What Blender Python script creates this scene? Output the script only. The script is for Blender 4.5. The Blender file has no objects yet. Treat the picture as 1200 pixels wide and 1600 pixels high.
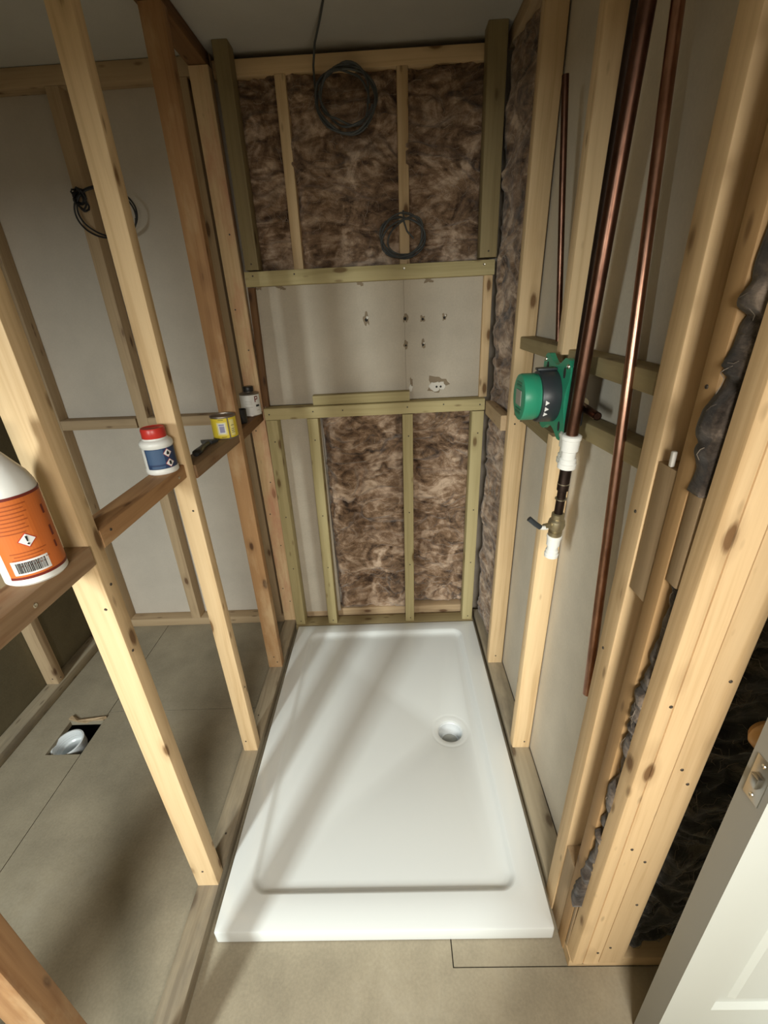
import bpy, bmesh, math, random
from mathutils import Vector, Matrix, noise
random.seed(7)
SC = bpy.context.scene
COL = SC.collection

# ------------------------------------------------------------------ camera, world, lights, exposure
CAM = (0.0813, -0.6045, 1.5408)
PITCH, ROLL, YAW, FPX = -0.434002, 0.052726, -0.031132, 701.03
fw = Vector((math.sin(YAW) * math.cos(PITCH), math.cos(YAW) * math.cos(PITCH), math.sin(PITCH)))
r0 = Vector((math.cos(YAW), -math.sin(YAW), 0))
d0 = fw.cross(r0)
rt = r0 * math.cos(ROLL) + d0 * math.sin(ROLL)
dn = -r0 * math.sin(ROLL) + d0 * math.cos(ROLL)
cd = bpy.data.cameras.new('camera')
cam = bpy.data.objects.new('camera', cd)
COL.objects.link(cam)
cam.matrix_world = Matrix(((rt.x, -dn.x, -fw.x, CAM[0]), (rt.y, -dn.y, -fw.y, CAM[1]),
                           (rt.z, -dn.z, -fw.z, CAM[2]), (0, 0, 0, 1)))
cd.sensor_fit = 'VERTICAL'
cd.sensor_height = 36
cd.lens = FPX / 1600 * 36
cd.clip_start = 0.02
SC.camera = cam

w = bpy.data.worlds.new('world')
SC.world = w
w.use_nodes = True
w.node_tree.nodes['Background'].inputs[0].default_value = (1.0, 0.93, 0.82, 1)
w.node_tree.nodes['Background'].inputs[1].default_value = 0.085


def area(name, loc, target, sx, sy, power, color):
    l = bpy.data.lights.new(name, 'AREA')
    l.shape = 'RECTANGLE'
    l.size, l.size_y, l.energy, l.color = sx, sy, power, color
    o = bpy.data.objects.new(name, l)
    COL.objects.link(o)
    o.location = loc
    o.rotation_euler = (Vector(target) - Vector(loc)).to_track_quat('-Z', 'Y').to_euler()
    return o


area('window_light', (-1.22, -2.05, 1.75), (-0.35, 0.4, 0.5), 0.17, 0.8, 80, (0.93, 1.0, 0.975))
area('hall_light', (0.21, -1.60, 1.75), (0.05, 0.8, 0.6), 0.6, 0.6, 45, (1.0, 0.95, 0.85))
SC.view_settings.view_transform = 'Standard'
SC.view_settings.look = 'None'
SC.view_settings.exposure = 0.0
SC.view_settings.gamma = 1.0
SC.view_settings.use_curve_mapping = False

# ------------------------------------------------------------------ materials


def newmat(name):
    m = bpy.data.materials.new(name)
    m.use_nodes = True
    nt = m.node_tree
    return m, nt, nt.nodes['Principled BSDF']


def plain(name, col, rough=0.5, metal=0.0, coat=0.0):
    m, nt, b = newmat(name)
    b.inputs['Base Color'].default_value = (*col, 1)
    b.inputs['Roughness'].default_value = rough
    b.inputs['Metallic'].default_value = metal
    if coat:
        b.inputs['Coat Weight'].default_value = coat
        b.inputs['Coat Roughness'].default_value = 0.15
    return m


class NT:
    def __init__(self, nt):
        self.nt = nt

    def n(self, typ, **kw):
        o = self.nt.nodes.new(typ)
        for k, v in kw.items():
            if isinstance(k, str) and hasattr(o, k):
                setattr(o, k, v)
        return o

    def l(self, a, b):
        self.nt.links.new(a, b)

    def ramp(self, fac, stops):
        r = self.n('ShaderNodeValToRGB')
        e = r.color_ramp.elements
        while len(e) > 1:
            e.remove(e[0])
        e[0].position, e[0].color = stops[0][0], (*stops[0][1], 1)
        for p, c in stops[1:]:
            q = e.new(p)
            q.color = (*c, 1)
        self.l(fac, r.inputs[0])
        return r.outputs[0]

    def mix(self, fac, a, b, mode='MIX'):
        x = self.n('ShaderNodeMix', data_type='RGBA', blend_type=mode)
        for s, v in ((0, fac), (6, a), (7, b)):
            if isinstance(v, (int, float)):
                x.inputs[s].default_value = v
            elif isinstance(v, tuple):
                x.inputs[s].default_value = (*v, 1)
            else:
                self.l(v, x.inputs[s])
        return x.outputs[2]

    def math(self, op, a, b=0.0, c=None):
        x = self.n('ShaderNodeMath', operation=op)
        for i, v in enumerate((a, b) if c is None else (a, b, c)):
            if isinstance(v, (int, float)):
                x.inputs[i].default_value = v
            else:
                self.l(v, x.inputs[i])
        return x.outputs[0]

    def noise(self, vec, scale, detail=4, rough=0.55, dist=0.0):
        x = self.n('ShaderNodeTexNoise')
        x.inputs['Scale'].default_value = scale
        x.inputs['Detail'].default_value = detail
        x.inputs['Roughness'].default_value = rough
        x.inputs['Distortion'].default_value = dist
        self.l(vec, x.inputs['Vector'])
        return x.outputs[0]

    def mapping(self, vec, scale):
        x = self.n('ShaderNodeMapping')
        x.inputs['Scale'].default_value = scale
        self.l(vec, x.inputs['Vector'])
        return x.outputs[0]


def wood(name, light, dark, knot, stain=None, stain_amt=0.0, knots=True, rough=0.65):
    m, nt, b = newmat(name)
    g = NT(nt)
    tc = g.n('ShaderNodeTexCoord')
    oi = g.n('ShaderNodeObjectInfo')
    off = g.n('ShaderNodeVectorMath', operation='SCALE')
    cmb = g.n('ShaderNodeCombineXYZ')
    for i in range(3):
        g.l(oi.outputs['Random'], cmb.inputs[i])
    g.l(cmb.outputs[0], off.inputs[0])
    off.inputs['Scale'].default_value = 23.0
    add = g.n('ShaderNodeVectorMath', operation='ADD')
    g.l(tc.outputs['Object'], add.inputs[0])
    g.l(off.outputs[0], add.inputs[1])
    P = add.outputs[0]
    warp = g.noise(g.mapping(P, (3, 3, 1.2)), 1.0, 2)
    wv = g.n('ShaderNodeVectorMath', operation='MULTIPLY_ADD')
    wc = g.n('ShaderNodeCombineXYZ')
    g.l(warp, wc.inputs[0])
    g.l(warp, wc.inputs[1])
    g.l(wc.outputs[0], wv.inputs[0])
    wv.inputs[1].default_value = (0.05, 0.05, 0)
    g.l(P, wv.inputs[2])
    grain = g.noise(g.mapping(wv.outputs[0], (75, 75, 1.8)), 1.0, 4, 0.6)
    broad = g.noise(g.mapping(wv.outputs[0], (14, 14, 0.9)), 1.0, 3, 0.5)
    f = g.math('ADD', g.math('MULTIPLY', grain, 0.55), g.math('MULTIPLY', broad, 0.45))
    col = g.ramp(f, [(0.33, dark), (0.5, tuple(0.25 * d + 0.75 * l for d, l in zip(dark, light))), (0.64, light)])
    if knots:
        v = g.n('ShaderNodeTexVoronoi')
        v.inputs['Scale'].default_value = 1.0
        g.l(g.mapping(P, (15, 15, 6.2)), v.inputs['Vector'])
        sep = g.n('ShaderNodeSeparateColor')
        g.l(v.outputs['Color'], sep.inputs[0])
        keep = g.math('GREATER_THAN', sep.outputs[0], 0.42)
        dist = g.math('ADD', v.outputs['Distance'], g.math('MULTIPLY', g.math('SUBTRACT', grain, 0.5), 0.16))
        halo = g.n('ShaderNodeMapRange')
        halo.inputs['From Min'].default_value = 0.34
        halo.inputs['From Max'].default_value = 0.10
        g.l(dist, halo.inputs['Value'])
        core = g.n('ShaderNodeMapRange')
        core.inputs['From Min'].default_value = 0.17
        core.inputs['From Max'].default_value = 0.10
        g.l(dist, core.inputs['Value'])
        col = g.mix(g.math('MULTIPLY', g.math('MULTIPLY', halo.outputs[0], keep), 0.45), col, tuple(0.5 * a + 0.5 * c for a, c in zip(dark, knot)))
        col = g.mix(g.math('MULTIPLY', g.math('MULTIPLY', core.outputs[0], keep), 0.85), col, knot)
    if knots:
        v2 = g.n('ShaderNodeTexVoronoi')
        v2.inputs['Scale'].default_value = 1.0
        g.l(g.mapping(P, (48, 48, 15)), v2.inputs['Vector'])
        sp2 = g.n('ShaderNodeSeparateColor')
        g.l(v2.outputs['Color'], sp2.inputs[0])
        m2 = g.n('ShaderNodeMapRange')
        m2.inputs['From Min'].default_value = 0.30
        m2.inputs['From Max'].default_value = 0.12
        g.l(v2.outputs['Distance'], m2.inputs['Value'])
        col = g.mix(g.math('MULTIPLY', g.math('MULTIPLY', m2.outputs[0], g.math('GREATER_THAN', sp2.outputs[1], 0.88)), 0.6), col, knot)
    if stain:
        s = g.noise(g.mapping(P, (9, 9, 3.0)), 1.0, 5, 0.65)
        sm = g.n('ShaderNodeMapRange')
        sm.inputs['From Min'].default_value = 0.5
        sm.inputs['From Max'].default_value = 0.68
        g.l(s, sm.inputs['Value'])
        col = g.mix(g.math('MULTIPLY', sm.outputs[0], stain_amt), col, stain)
    # every board has its own tone
    hv = g.n('ShaderNodeHueSaturation')
    g.l(col, hv.inputs['Color'])
    g.l(g.math('MULTIPLY_ADD', oi.outputs['Random'], 0.22, 0.89), hv.inputs['Value'])
    g.l(hv.outputs[0], b.inputs['Base Color'])
    b.inputs['Roughness'].default_value = rough
    b.inputs['Specular IOR Level'].default_value = 0.25
    bp = g.n('ShaderNodeBump')
    bp.inputs['Strength'].default_value = 0.25
    bp.inputs['Distance'].default_value = 0.002
    g.l(grain, bp.inputs['Height'])
    g.l(bp.outputs[0], b.inputs['Normal'])
    return m


PINE = wood('pine', (0.76, 0.56, 0.325), (0.56, 0.375, 0.19), (0.15, 0.07, 0.025))
PINK = wood('pine_with_red_marks', (0.74, 0.54, 0.32), (0.56, 0.375, 0.19), (0.15, 0.07, 0.025), (0.55, 0.25, 0.15), 0.75)
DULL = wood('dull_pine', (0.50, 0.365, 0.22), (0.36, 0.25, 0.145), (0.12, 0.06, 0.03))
WARM = wood('warm_pine', (0.50, 0.32, 0.155), (0.37, 0.22, 0.10), (0.13, 0.06, 0.022))
GREY = wood('weathered_pine', (0.44, 0.37, 0.26), (0.30, 0.24, 0.16), (0.12, 0.08, 0.05), (0.20, 0.17, 0.13), 0.7)
BROWN = wood('brown_stained_timber', (0.44, 0.25, 0.115), (0.25, 0.12, 0.05), (0.06, 0.025, 0.012), (0.58, 0.41, 0.23), 0.7)
DARKB = wood('dark_brown_timber', (0.20, 0.105, 0.045), (0.12, 0.055, 0.022), (0.04, 0.02, 0.01))
TREAT = wood('treated_green_timber', (0.50, 0.42, 0.22), (0.38, 0.31, 0.145), (0.14, 0.08, 0.03))
TREAD = wood('dark_treated_timber', (0.31, 0.245, 0.125), (0.22, 0.165, 0.08), (0.10, 0.06, 0.025))
DUSTY = wood('dusty_brown_timber', (0.33, 0.215, 0.12), (0.22, 0.13, 0.065), (0.07, 0.03, 0.015), (0.26, 0.10, 0.035), 0.55)


def board_mat(name, col, var=0.06, scale=6, rough=0.85, spots=None):
    m, nt, b = newmat(name)
    g = NT(nt)
    tc = g.n('ShaderNodeTexCoord')
    n1 = g.noise(tc.outputs['Object'], scale, 4, 0.6)
    n2 = g.noise(tc.outputs['Object'], 140, 2, 0.6)
    f = g.math('ADD', g.math('MULTIPLY', n1, 0.7), g.math('MULTIPLY', n2, 0.3))
    lo = tuple(c * (1 - var * 2.2) for c in col)
    hi = tuple(c * (1 + var * 1.4) for c in col)
    c = g.ramp(f, [(0.35, lo), (0.65, hi)])
    if spots:
        s = g.noise(tc.outputs['Object'], 2.3, 6, 0.7)
        mr = g.n('ShaderNodeMapRange')
        mr.inputs['From Min'].default_value = 0.56
        mr.inputs['From Max'].default_value = 0.72
        g.l(s, mr.inputs['Value'])
        c = g.mix(g.math('MULTIPLY', mr.outputs[0], 0.45), c, spots)
    g.l(c, b.inputs['Base Color'])
    b.inputs['Roughness'].default_value = rough
    b.inputs['Specular IOR Level'].default_value = 0.2
    bp = g.n('ShaderNodeBump')
    bp.inputs['Strength'].default_value = 0.12
    bp.inputs['Distance'].default_value = 0.002
    g.l(n2, bp.inputs['Height'])
    g.l(bp.outputs[0], b.inputs['Normal'])
    return m


PLASTER = board_mat('plasterboard_paper', (0.57, 0.51, 0.43), 0.03)
PLASTER_BEIGE = board_mat('plasterboard_beige', (0.52, 0.46, 0.37), 0.05)
PLASTER_RIGHT = board_mat('plasterboard_right', (0.61, 0.545, 0.44), 0.04)
LEFTBOARD = board_mat('shaded_board', (0.17, 0.145, 0.09), 0.10, 3)  # shade on the left wall is put into this darker brown
CEIL = board_mat('ceiling_board', (0.52, 0.50, 0.45), 0.02)
FLOORM = board_mat('floor_board', (0.33, 0.285, 0.205), 0.10, 5, 0.8, (0.41, 0.37, 0.29))
SUBFLOOR = plain('subfloor', (0.03, 0.025, 0.02), 0.95)


def insul(name, c0, c1, c2):
    m, nt, b = newmat(name)
    g = NT(nt)
    tc = g.n('ShaderNodeTexCoord')
    P = tc.outputs['Object']
    n1 = g.noise(P, 8.5, 4, 0.6, 1.2)
    n2 = g.noise(g.mapping(P, (11, 11, 24)), 1.0, 5, 0.62, 1.2)
    n3 = g.noise(P, 260, 2, 0.6)
    f = g.math('ADD', g.math('MULTIPLY', n1, 0.5), g.math('ADD', g.math('MULTIPLY', n2, 0.4), g.math('MULTIPLY', n3, 0.10)))
    g.l(g.ramp(f, [(0.39, c0), (0.49, c1), (0.60, c2)]), b.inputs['Base Color'])  # wool tones, their contrast widened to stand in for shading in the folds
    b.inputs['Roughness'].default_value = 1.0
    b.inputs['Specular IOR Level'].default_value = 0.05
    b.inputs['Sheen Weight'].default_value = 0.25
    b.inputs['Sheen Roughness'].default_value = 0.6
    bp = g.n('ShaderNodeBump')
    bp.inputs['Strength'].default_value = 0.8
    bp.inputs['Distance'].default_value = 0.006
    g.l(n2, bp.inputs['Height'])
    g.l(bp.outputs[0], b.inputs['Normal'])
    return m


WOOL = insul('brown_mineral_wool', (0.055, 0.030, 0.017), (0.245, 0.152, 0.090), (0.58, 0.43, 0.31))
WOOLG = insul('grey_mineral_wool', (0.02, 0.015, 0.012), (0.075, 0.058, 0.046), (0.26, 0.205, 0.16))
FIBRE = plain('wool_fibre', (0.42, 0.34, 0.27), 0.9)
FIBRED = plain('dark_wool_fibre', (0.24, 0.20, 0.16), 0.9)
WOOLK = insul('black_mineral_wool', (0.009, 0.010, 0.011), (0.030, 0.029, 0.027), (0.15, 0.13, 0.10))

WHITE_GLOSS = plain('white_acrylic', (0.74, 0.765, 0.75), 0.22, 0, 0.3)
WHITE_PAINT = plain('white_door_paint', (0.74, 0.78, 0.74), 0.35)
GREY_PAINT = plain('grey_door_edge', (0.36, 0.36, 0.33), 0.5)
WHITE_PLASTIC = plain('white_plastic', (0.80, 0.79, 0.74), 0.35)
OFFWHITE = plain('offwhite_plastic', (0.66, 0.64, 0.56), 0.4)
PIPEWHITE = plain('white_pipe_plastic', (0.72, 0.75, 0.76), 0.3)
RED = plain('red_plastic', (0.55, 0.035, 0.025), 0.35)
NAVY = plain('navy_label', (0.022, 0.045, 0.11), 0.4)
BLUE = plain('blue_label_panel', (0.055, 0.105, 0.20), 0.4)
INK = plain('black_ink', (0.012, 0.012, 0.012), 0.5)
ORANGE = plain('orange_label', (0.62, 0.155, 0.03), 0.4)
LABELTEXT = plain('label_text', (0.36, 0.075, 0.015), 0.4)
DKRED = plain('dark_red_print', (0.17, 0.02, 0.012), 0.4)
PAPER = plain('white_label', (0.80, 0.79, 0.76), 0.5)
YELLOW = plain('yellow_tin_paint', (0.80, 0.62, 0.05), 0.35)
PYELLOW = plain('pale_yellow_print', (0.86, 0.76, 0.30), 0.4)
MAUVE = plain('mauve_print', (0.30, 0.29, 0.45), 0.5)
TINMETAL = plain('dull_tin', (0.30, 0.26, 0.22), 0.45, 0.8)
BLACKP = plain('black_plastic', (0.014, 0.014, 0.014), 0.4)
CHARC = plain('charcoal_plastic', (0.025, 0.03, 0.034), 0.4)
GREEN = plain('green_plastic', (0.025, 0.27, 0.15), 0.38)
GREEND = plain('dark_green_plastic', (0.02, 0.15, 0.085), 0.45)
GREYPRINT = plain('grey_print', (0.30, 0.28, 0.23), 0.6)
CABLE_BLK = plain('black_cable', (0.02, 0.02, 0.022), 0.5)
CABLE_GRY = plain('grey_cable', (0.075, 0.08, 0.078), 0.5)
STEEL = plain('zinc_steel', (0.70, 0.66, 0.55), 0.3, 1.0)
NAIL = plain('nail_steel', (0.10, 0.085, 0.07), 0.5, 0.7)
BRASS = plain('dull_brass', (0.45, 0.38, 0.24), 0.38, 0.9)
LATCHM = plain('latch_steel', (0.45, 0.44, 0.41), 0.32, 1.0)
KNOBWOOD = plain('varnished_knob_wood', (0.42, 0.25, 0.10), 0.35)
HOLE = plain('hole_dark', (0.02, 0.018, 0.015), 0.9)
FILLER = plain('white_filler', (0.72, 0.68, 0.60), 0.9)
TORN = plain('torn_paper', (0.27, 0.21, 0.14), 0.95)


def copper_mat(name, a, b_, rough):
    m, nt, b = newmat(name)
    g = NT(nt)
    tc = g.n('ShaderNodeTexCoord')
    n = g.noise(g.mapping(tc.outputs['Object'], (40, 40, 12)), 1.0, 4, 0.65)
    g.l(g.ramp(n, [(0.35, a), (0.65, b_)]), b.inputs['Base Color'])
    b.inputs['Metallic'].default_value = 1.0
    b.inputs['Roughness'].default_value = rough
    return m


COPPER = copper_mat('copper', (0.30, 0.155, 0.105), (0.55, 0.31, 0.22), 0.28)
COPPERD = copper_mat('tarnished_copper', (0.10, 0.050, 0.034), (0.22, 0.115, 0.078), 0.36)
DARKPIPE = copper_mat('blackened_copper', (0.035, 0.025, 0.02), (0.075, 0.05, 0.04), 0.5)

# ------------------------------------------------------------------ builders


def link(name, bm, mat, parent=None, loc=None, rot=None, smooth=False, angle=0.6):
    me = bpy.data.meshes.new(name)
    bm.normal_update()
    bm.to_mesh(me)
    bm.free()
    if isinstance(mat, (list, tuple)):
        for q in mat:
            me.materials.append(q)
    else:
        me.materials.append(mat)
    if smooth:
        for p in me.polygons:
            p.use_smooth = True
        me.set_sharp_from_angle(angle=angle)
    o = bpy.data.objects.new(name, me)
    COL.objects.link(o)
    if parent:
        o.parent = parent
    if loc is not None:
        o.location = loc
    if rot is not None:
        o.rotation_euler = rot
    return o


def tag(o, label=None, cat=None, group=None, kind=None):
    if label:
        o['label'] = label
    if cat:
        o['category'] = cat
    if group:
        o['group'] = group
    if kind:
        o['kind'] = kind
    return o


def empty(name, label, cat, loc, rot=(0, 0, 0), group=None):
    o = bpy.data.objects.new(name, None)
    COL.objects.link(o)
    o.empty_display_size = 0.05
    o.location = loc
    o.rotation_euler = rot
    return tag(o, label, cat, group)


def add_box(bm, x0, x1, y0, y1, z0, z1, mi=0):
    vs = [bm.verts.new((x, y, z)) for z in (z0, z1) for y in (y0, y1) for x in (x0, x1)]
    for f in ((0, 2, 3, 1), (4, 5, 7, 6), (0, 1, 5, 4), (1, 3, 7, 5), (3, 2, 6, 7), (2, 0, 4, 6)):
        q = bm.faces.new([vs[i] for i in f])
        q.material_index = mi
    return vs


def box_obj(name, x0, x1, y0, y1, z0, z1, mat, parent=None, bevel=0.0, origin=None):
    """A box in the parent's (or the world's) space, with its origin at its base."""
    bm = bmesh.new()
    o = origin or Vector(((x0 + x1) / 2, (y0 + y1) / 2, z0))
    add_box(bm, x0 - o[0], x1 - o[0], y0 - o[1], y1 - o[1], z0 - o[2], z1 - o[2])
    if bevel:
        bmesh.ops.bevel(bm, geom=bm.edges[:], offset=bevel, segments=2, profile=0.5, affect='EDGES')
    return link(name, bm, mat, parent, loc=o, smooth=bevel > 0)


def lathe(profile, n=40, cap0=True, cap1=True, bm=None, a0=0.0, a1=math.tau):
    """profile: (radius, z); about local Z."""
    bm = bm or bmesh.new()
    full = abs(a1 - a0 - math.tau) < 1e-6
    k = n if full else n + 1
    rings = []
    for r, z in profile:
        rings.append([bm.verts.new((r * math.cos(a0 + (a1 - a0) * i / n), r * math.sin(a0 + (a1 - a0) * i / n), z)) for i in range(k)])
    for a, b in zip(rings[:-1], rings[1:]):
        for i in range(n):
            j = (i + 1) % k
            bm.faces.new((a[i], a[j], b[j], b[i]))
    if cap0:
        bm.faces.new(rings[0][::-1])
    if cap1:
        bm.faces.new(rings[-1])
    return bm


def tube(pts, r, n=10, bm=None, caps=True):
    bm = bm or bmesh.new()
    pts = [Vector(p) for p in pts]
    rings = []
    up = None
    for i, p in enumerate(pts):
        t = (pts[min(i + 1, len(pts) - 1)] - pts[max(i - 1, 0)]).normalized()
        if up is None:
            up = t.orthogonal().normalized()
        up = (up - t * up.dot(t)).normalized()
        s = t.cross(up)
        rings.append([bm.verts.new(p + (up * math.cos(a) + s * math.sin(a)) * r) for a in (math.tau * k / n for k in range(n))])
    for a, b in zip(rings[:-1], rings[1:]):
        for i in range(n):
            bm.faces.new((a[i], a[(i + 1) % n], b[(i + 1) % n], b[i]))
    if caps:
        bm.faces.new(rings[0][::-1])
        bm.faces.new(rings[-1])
    return bm


def frame_rot(a, b, xh):
    z = (Vector(b) - Vector(a)).normalized()
    x = Vector(xh)
    x = (x - z * x.dot(z)).normalized()
    y = z.cross(x)
    return Matrix((x, y, z)).transposed()


def timber(name, label, a, b, wx, wy, mat, xh=(1, 0, 0), cat='timber', group=None, screws=(), taper=None, parent=None, r=0.003, groove=None):
    """A sawn length from a to b; local Z runs along it, wx / wy are its section. screws: (face, u, z, kind)."""
    L = (Vector(b) - Vector(a)).length
    R = frame_rot(a, b, xh)
    bm = bmesh.new()
    vs = add_box(bm, -wx / 2, wx / 2, -wy / 2, wy / 2, 0, L)
    if taper:
        for v in vs[4:]:
            v.co.x = v.co.x * taper[0] + taper[1]
    bm.edges.ensure_lookup_table()
    long_e = [e for e in bm.edges if abs(e.verts[0].co.z - e.verts[1].co.z) > L * 0.5]
    bmesh.ops.bevel(bm, geom=long_e, offset=min(r, wx * 0.2, wy * 0.2), segments=2, profile=0.5, affect='EDGES')
    if groove is not None:
        bm.free()
        bm = bmesh.new()
        hx, hy, q = wx / 2, wy / 2, 0.006
        sec = [(hx, -hy + 0.003), (hx, hy), (-hx, hy), (-hx, -hy + q), (-hx + 0.002, -hy + 0.002), (-hx + q, -hy), (groove - 0.004, -hy), (groove - 0.0012, -hy + 0.0012),
               (groove, -hy + 0.005), (groove + 0.0012, -hy + 0.0012), (groove + 0.003, -hy), (hx - 0.003, -hy)]
        lo = [bm.verts.new((x, y, 0)) for x, y in sec]
        hi = [bm.verts.new((x, y, L)) for x, y in sec]
        bm.faces.new(lo)
        bm.faces.new(hi)
        for i in range(len(sec)):
            j = (i + 1) % len(sec)
            bm.faces.new((lo[i], lo[j], hi[j], hi[i]))
        bmesh.ops.recalc_face_normals(bm, faces=bm.faces[:])
    o = link(name, bm, mat, parent, smooth=True)
    o.matrix_local = Matrix.Translation(a) @ R.to_4x4()
    if label:
        tag(o, label, cat, group)
    for s in screws:
        screw(o, wx, wy, *s)
    return o


_screw = {}


def screw(o, wx, wy, face, u, z, kind='screw'):
    if kind not in _screw:
        rr = 0.0042 if kind == 'screw' else 0.003
        bm = lathe([(rr, 0), (rr, 0.0008), (rr * 0.8, 0.0015), (rr * 0.35, 0.0012), (0.0002, 0.0006)], 12)
        me = bpy.data.meshes.new(kind + '_head')
        bm.to_mesh(me)
        bm.free()
        me.materials.append(STEEL if kind == 'screw' else NAIL)
        _screw[kind] = me
    s = bpy.data.objects.new(kind + '_head', _screw[kind])
    COL.objects.link(s)
    s.parent = o
    if face == '-y':
        s.location, s.rotation_euler = (u, -wy / 2, z), (math.pi / 2, 0, 0)
    elif face == '+y':
        s.location, s.rotation_euler = (u, wy / 2, z), (-math.pi / 2, 0, 0)
    elif face == '+x':
        s.location, s.rotation_euler = (wx / 2, u, z), (0, math.pi / 2, 0)
    else:
        s.location, s.rotation_euler = (-wx / 2, u, z), (0, -math.pi / 2, 0)


def stud(name, label, x0, x1, y0, y1, z0, z1, mat, lean=0.0, group=None, screws=(), leany=0.0, **k):
    xc, yc = (x0 + x1) / 2, (y0 + y1) / 2
    return timber(name, label, (xc, yc, z0), (xc + lean * (z1 - z0), yc + leany * (z1 - z0), z1), x1 - x0, y1 - y0, mat, group=group, screws=screws, **k)


def rail_y(name, label, x0, x1, y0, y1, z0, z1, mat, tilt=0.0, **k):
    """a piece running along Y (local -Y is up); tilt = rise over its length"""
    xc, zc = (x0 + x1) / 2, (z0 + z1) / 2
    return timber(name, label, (xc, y0, zc), (xc, y1, zc + tilt), x1 - x0, z1 - z0, mat, **k)


def rail_x(name, label, x0, x1, y0, y1, z0, z1, mat, tilt=0.0, **k):
    """a piece running along X (local X is +Y, local Y is +Z)"""
    yc, zc = (y0 + y1) / 2, (z0 + z1) / 2
    return timber(name, label, (x0, yc, zc), (x1, yc, zc + tilt), y1 - y0, z1 - z0, mat, xh=(0, 1, 0), **k)


def fbm(p, o=4, gain=0.5):
    s, a = 0.0, 1.0
    for _ in range(o):
        s += a * noise.noise(p)
        p = p * 2.03 + Vector((7.1, 3.3, 1.7))
        a *= gain
    return s


def wool(name, label, origin, U, V, su, sv, mat, amp=0.03, step=0.006, thick=0.05, seed=0, group=None, edge=0.02, fold=1.0, cut=None, hmax=1.0, fibres=450):
    """A batt of mineral wool: a wrinkled front over a body. U across, V up, normal = U x V towards the room."""
    U, V = Vector(U).normalized(), Vector(V).normalized()
    N = U.cross(V)
    nu, nv = max(6, int(su / step)), max(6, int(sv / step))
    bm = bmesh.new()
    sd = Vector((seed * 11.3, seed * 5.7, seed * 3.1))
    grid = []
    for j in range(nv + 1):
        row = []
        for i in range(nu + 1):
            u, v = su * i / nu, sv * j / nv
            p = Vector((u * 4.6, v * 8.5, 0)) + sd
            wv = Vector((noise.noise(p * 0.9), noise.noise(p * 0.9 + Vector((31, 7, 2))), 0)) * 0.9
            q = p + wv
            # billows: soft lumps parted by sharp creases
            b1 = abs(noise.noise(q * 0.75)) * 1.7
            q2 = q * 1.7 + wv * 1.2
            b2 = abs(noise.noise(Vector((q2.x * 0.8, q2.y * 1.3, 4.2)))) * 1.5
            b3 = abs(noise.noise(q2 * 2.1 + Vector((5, 1, 8)))) * 1.2
            h = 0.35 * fbm(q * 0.45, 2) + fold * (0.42 * b1 + 0.36 * b2 + 0.20 * b3) + 0.10 * fbm(q * 4.5, 3)
            e = min(u, su - u, v * 0.8, (sv - v) * 0.8)
            k = min(1.0, e / 0.045)
            h = min(amp * h, hmax) - edge * (1 - k) ** 2
            du = 0.006 * noise.noise(q * 2.7 + Vector((3, 9, 1)))
            dv = 0.008 * noise.noise(q * 2.7 + Vector((13, 2, 5)))
            if i in (0, nu):
                du = 0
            if j in (0, nv):
                dv = 0
            if cut:
                uu = cut(u, v, su, sv)
            else:
                uu = u
            row.append(bm.verts.new(U * (uu + du) + V * (v + dv) + N * h))
        grid.append(row)
    for j in range(nv):
        for i in range(nu):
            bm.faces.new((grid[j][i], grid[j][i + 1], grid[j + 1][i + 1], grid[j + 1][i]))
    # loose fibres lying over the lumps
    rnd = random.Random(seed * 7 + 1)
    fb = bmesh.new()
    for _ in range(int(su * sv * fibres) + 20):
        i, j = rnd.uniform(1, nu - 1), rnd.uniform(1, nv - 1)
        ang, turn = rnd.gauss(0.2, 0.8), rnd.uniform(-0.28, 0.28)
        pts, lift = [], rnd.uniform(0.0015, 0.006)
        n = rnd.randint(4, 7)
        for k in range(n):
            if not (0 <= i <= nu and 0 <= j <= nv):
                break
            pts.append(grid[int(j)][int(i)].co + N * (0.0008 + lift * math.sin(math.pi * k / (n - 1))))
            i += math.cos(ang) * 0.008 / (su / nu)
            j += math.sin(ang) * 0.008 / (sv / nv)
            ang += turn
        if len(pts) > 2 and all((p - q).length > 1e-4 for p, q in zip(pts, pts[1:])):
            tube(pts, rnd.uniform(0.0003, 0.0007), 3, fb, caps=False)
    # the body behind
    rim = [grid[0][i] for i in range(nu)] + [grid[j][nu] for j in range(nv)] + [grid[nv][i] for i in range(nu, 0, -1)] + [grid[j][0] for j in range(nv, 0, -1)]
    back = [bm.verts.new(v.co - N * (v.co.dot(N) + thick)) for v in rim]
    for a in range(len(rim)):
        b = (a + 1) % len(rim)
        bm.faces.new((rim[b], rim[a], back[a], back[b]))
    bm.faces.new(back[::-1])
    o = link(name, bm, mat, loc=origin, smooth=True, angle=3.0)
    tag(link('loose_fibres', fb, FIBRE if mat is WOOL else FIBRED, o), kind='stuff')
    return tag(o, label, 'insulation', group)


def ring_pts(c, ax, ay, rx, ry, a0, a1, n=40, wob=0.0, seed=0):
    c, ax, ay = Vector(c), Vector(ax), Vector(ay)
    nn = ax.cross(ay)
    out = []
    for i in range(n + 1):
        a = a0 + (a1 - a0) * i / n
        k = 1 + wob * noise.noise(Vector((a * 0.7, seed * 3.1, 0)))
        out.append(c + ax * (rx * k * math.cos(a)) + ay * (ry * k * math.sin(a)) + nn * (wob * 0.1 * noise.noise(Vector((a, seed, 5)))))
    return out


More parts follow.
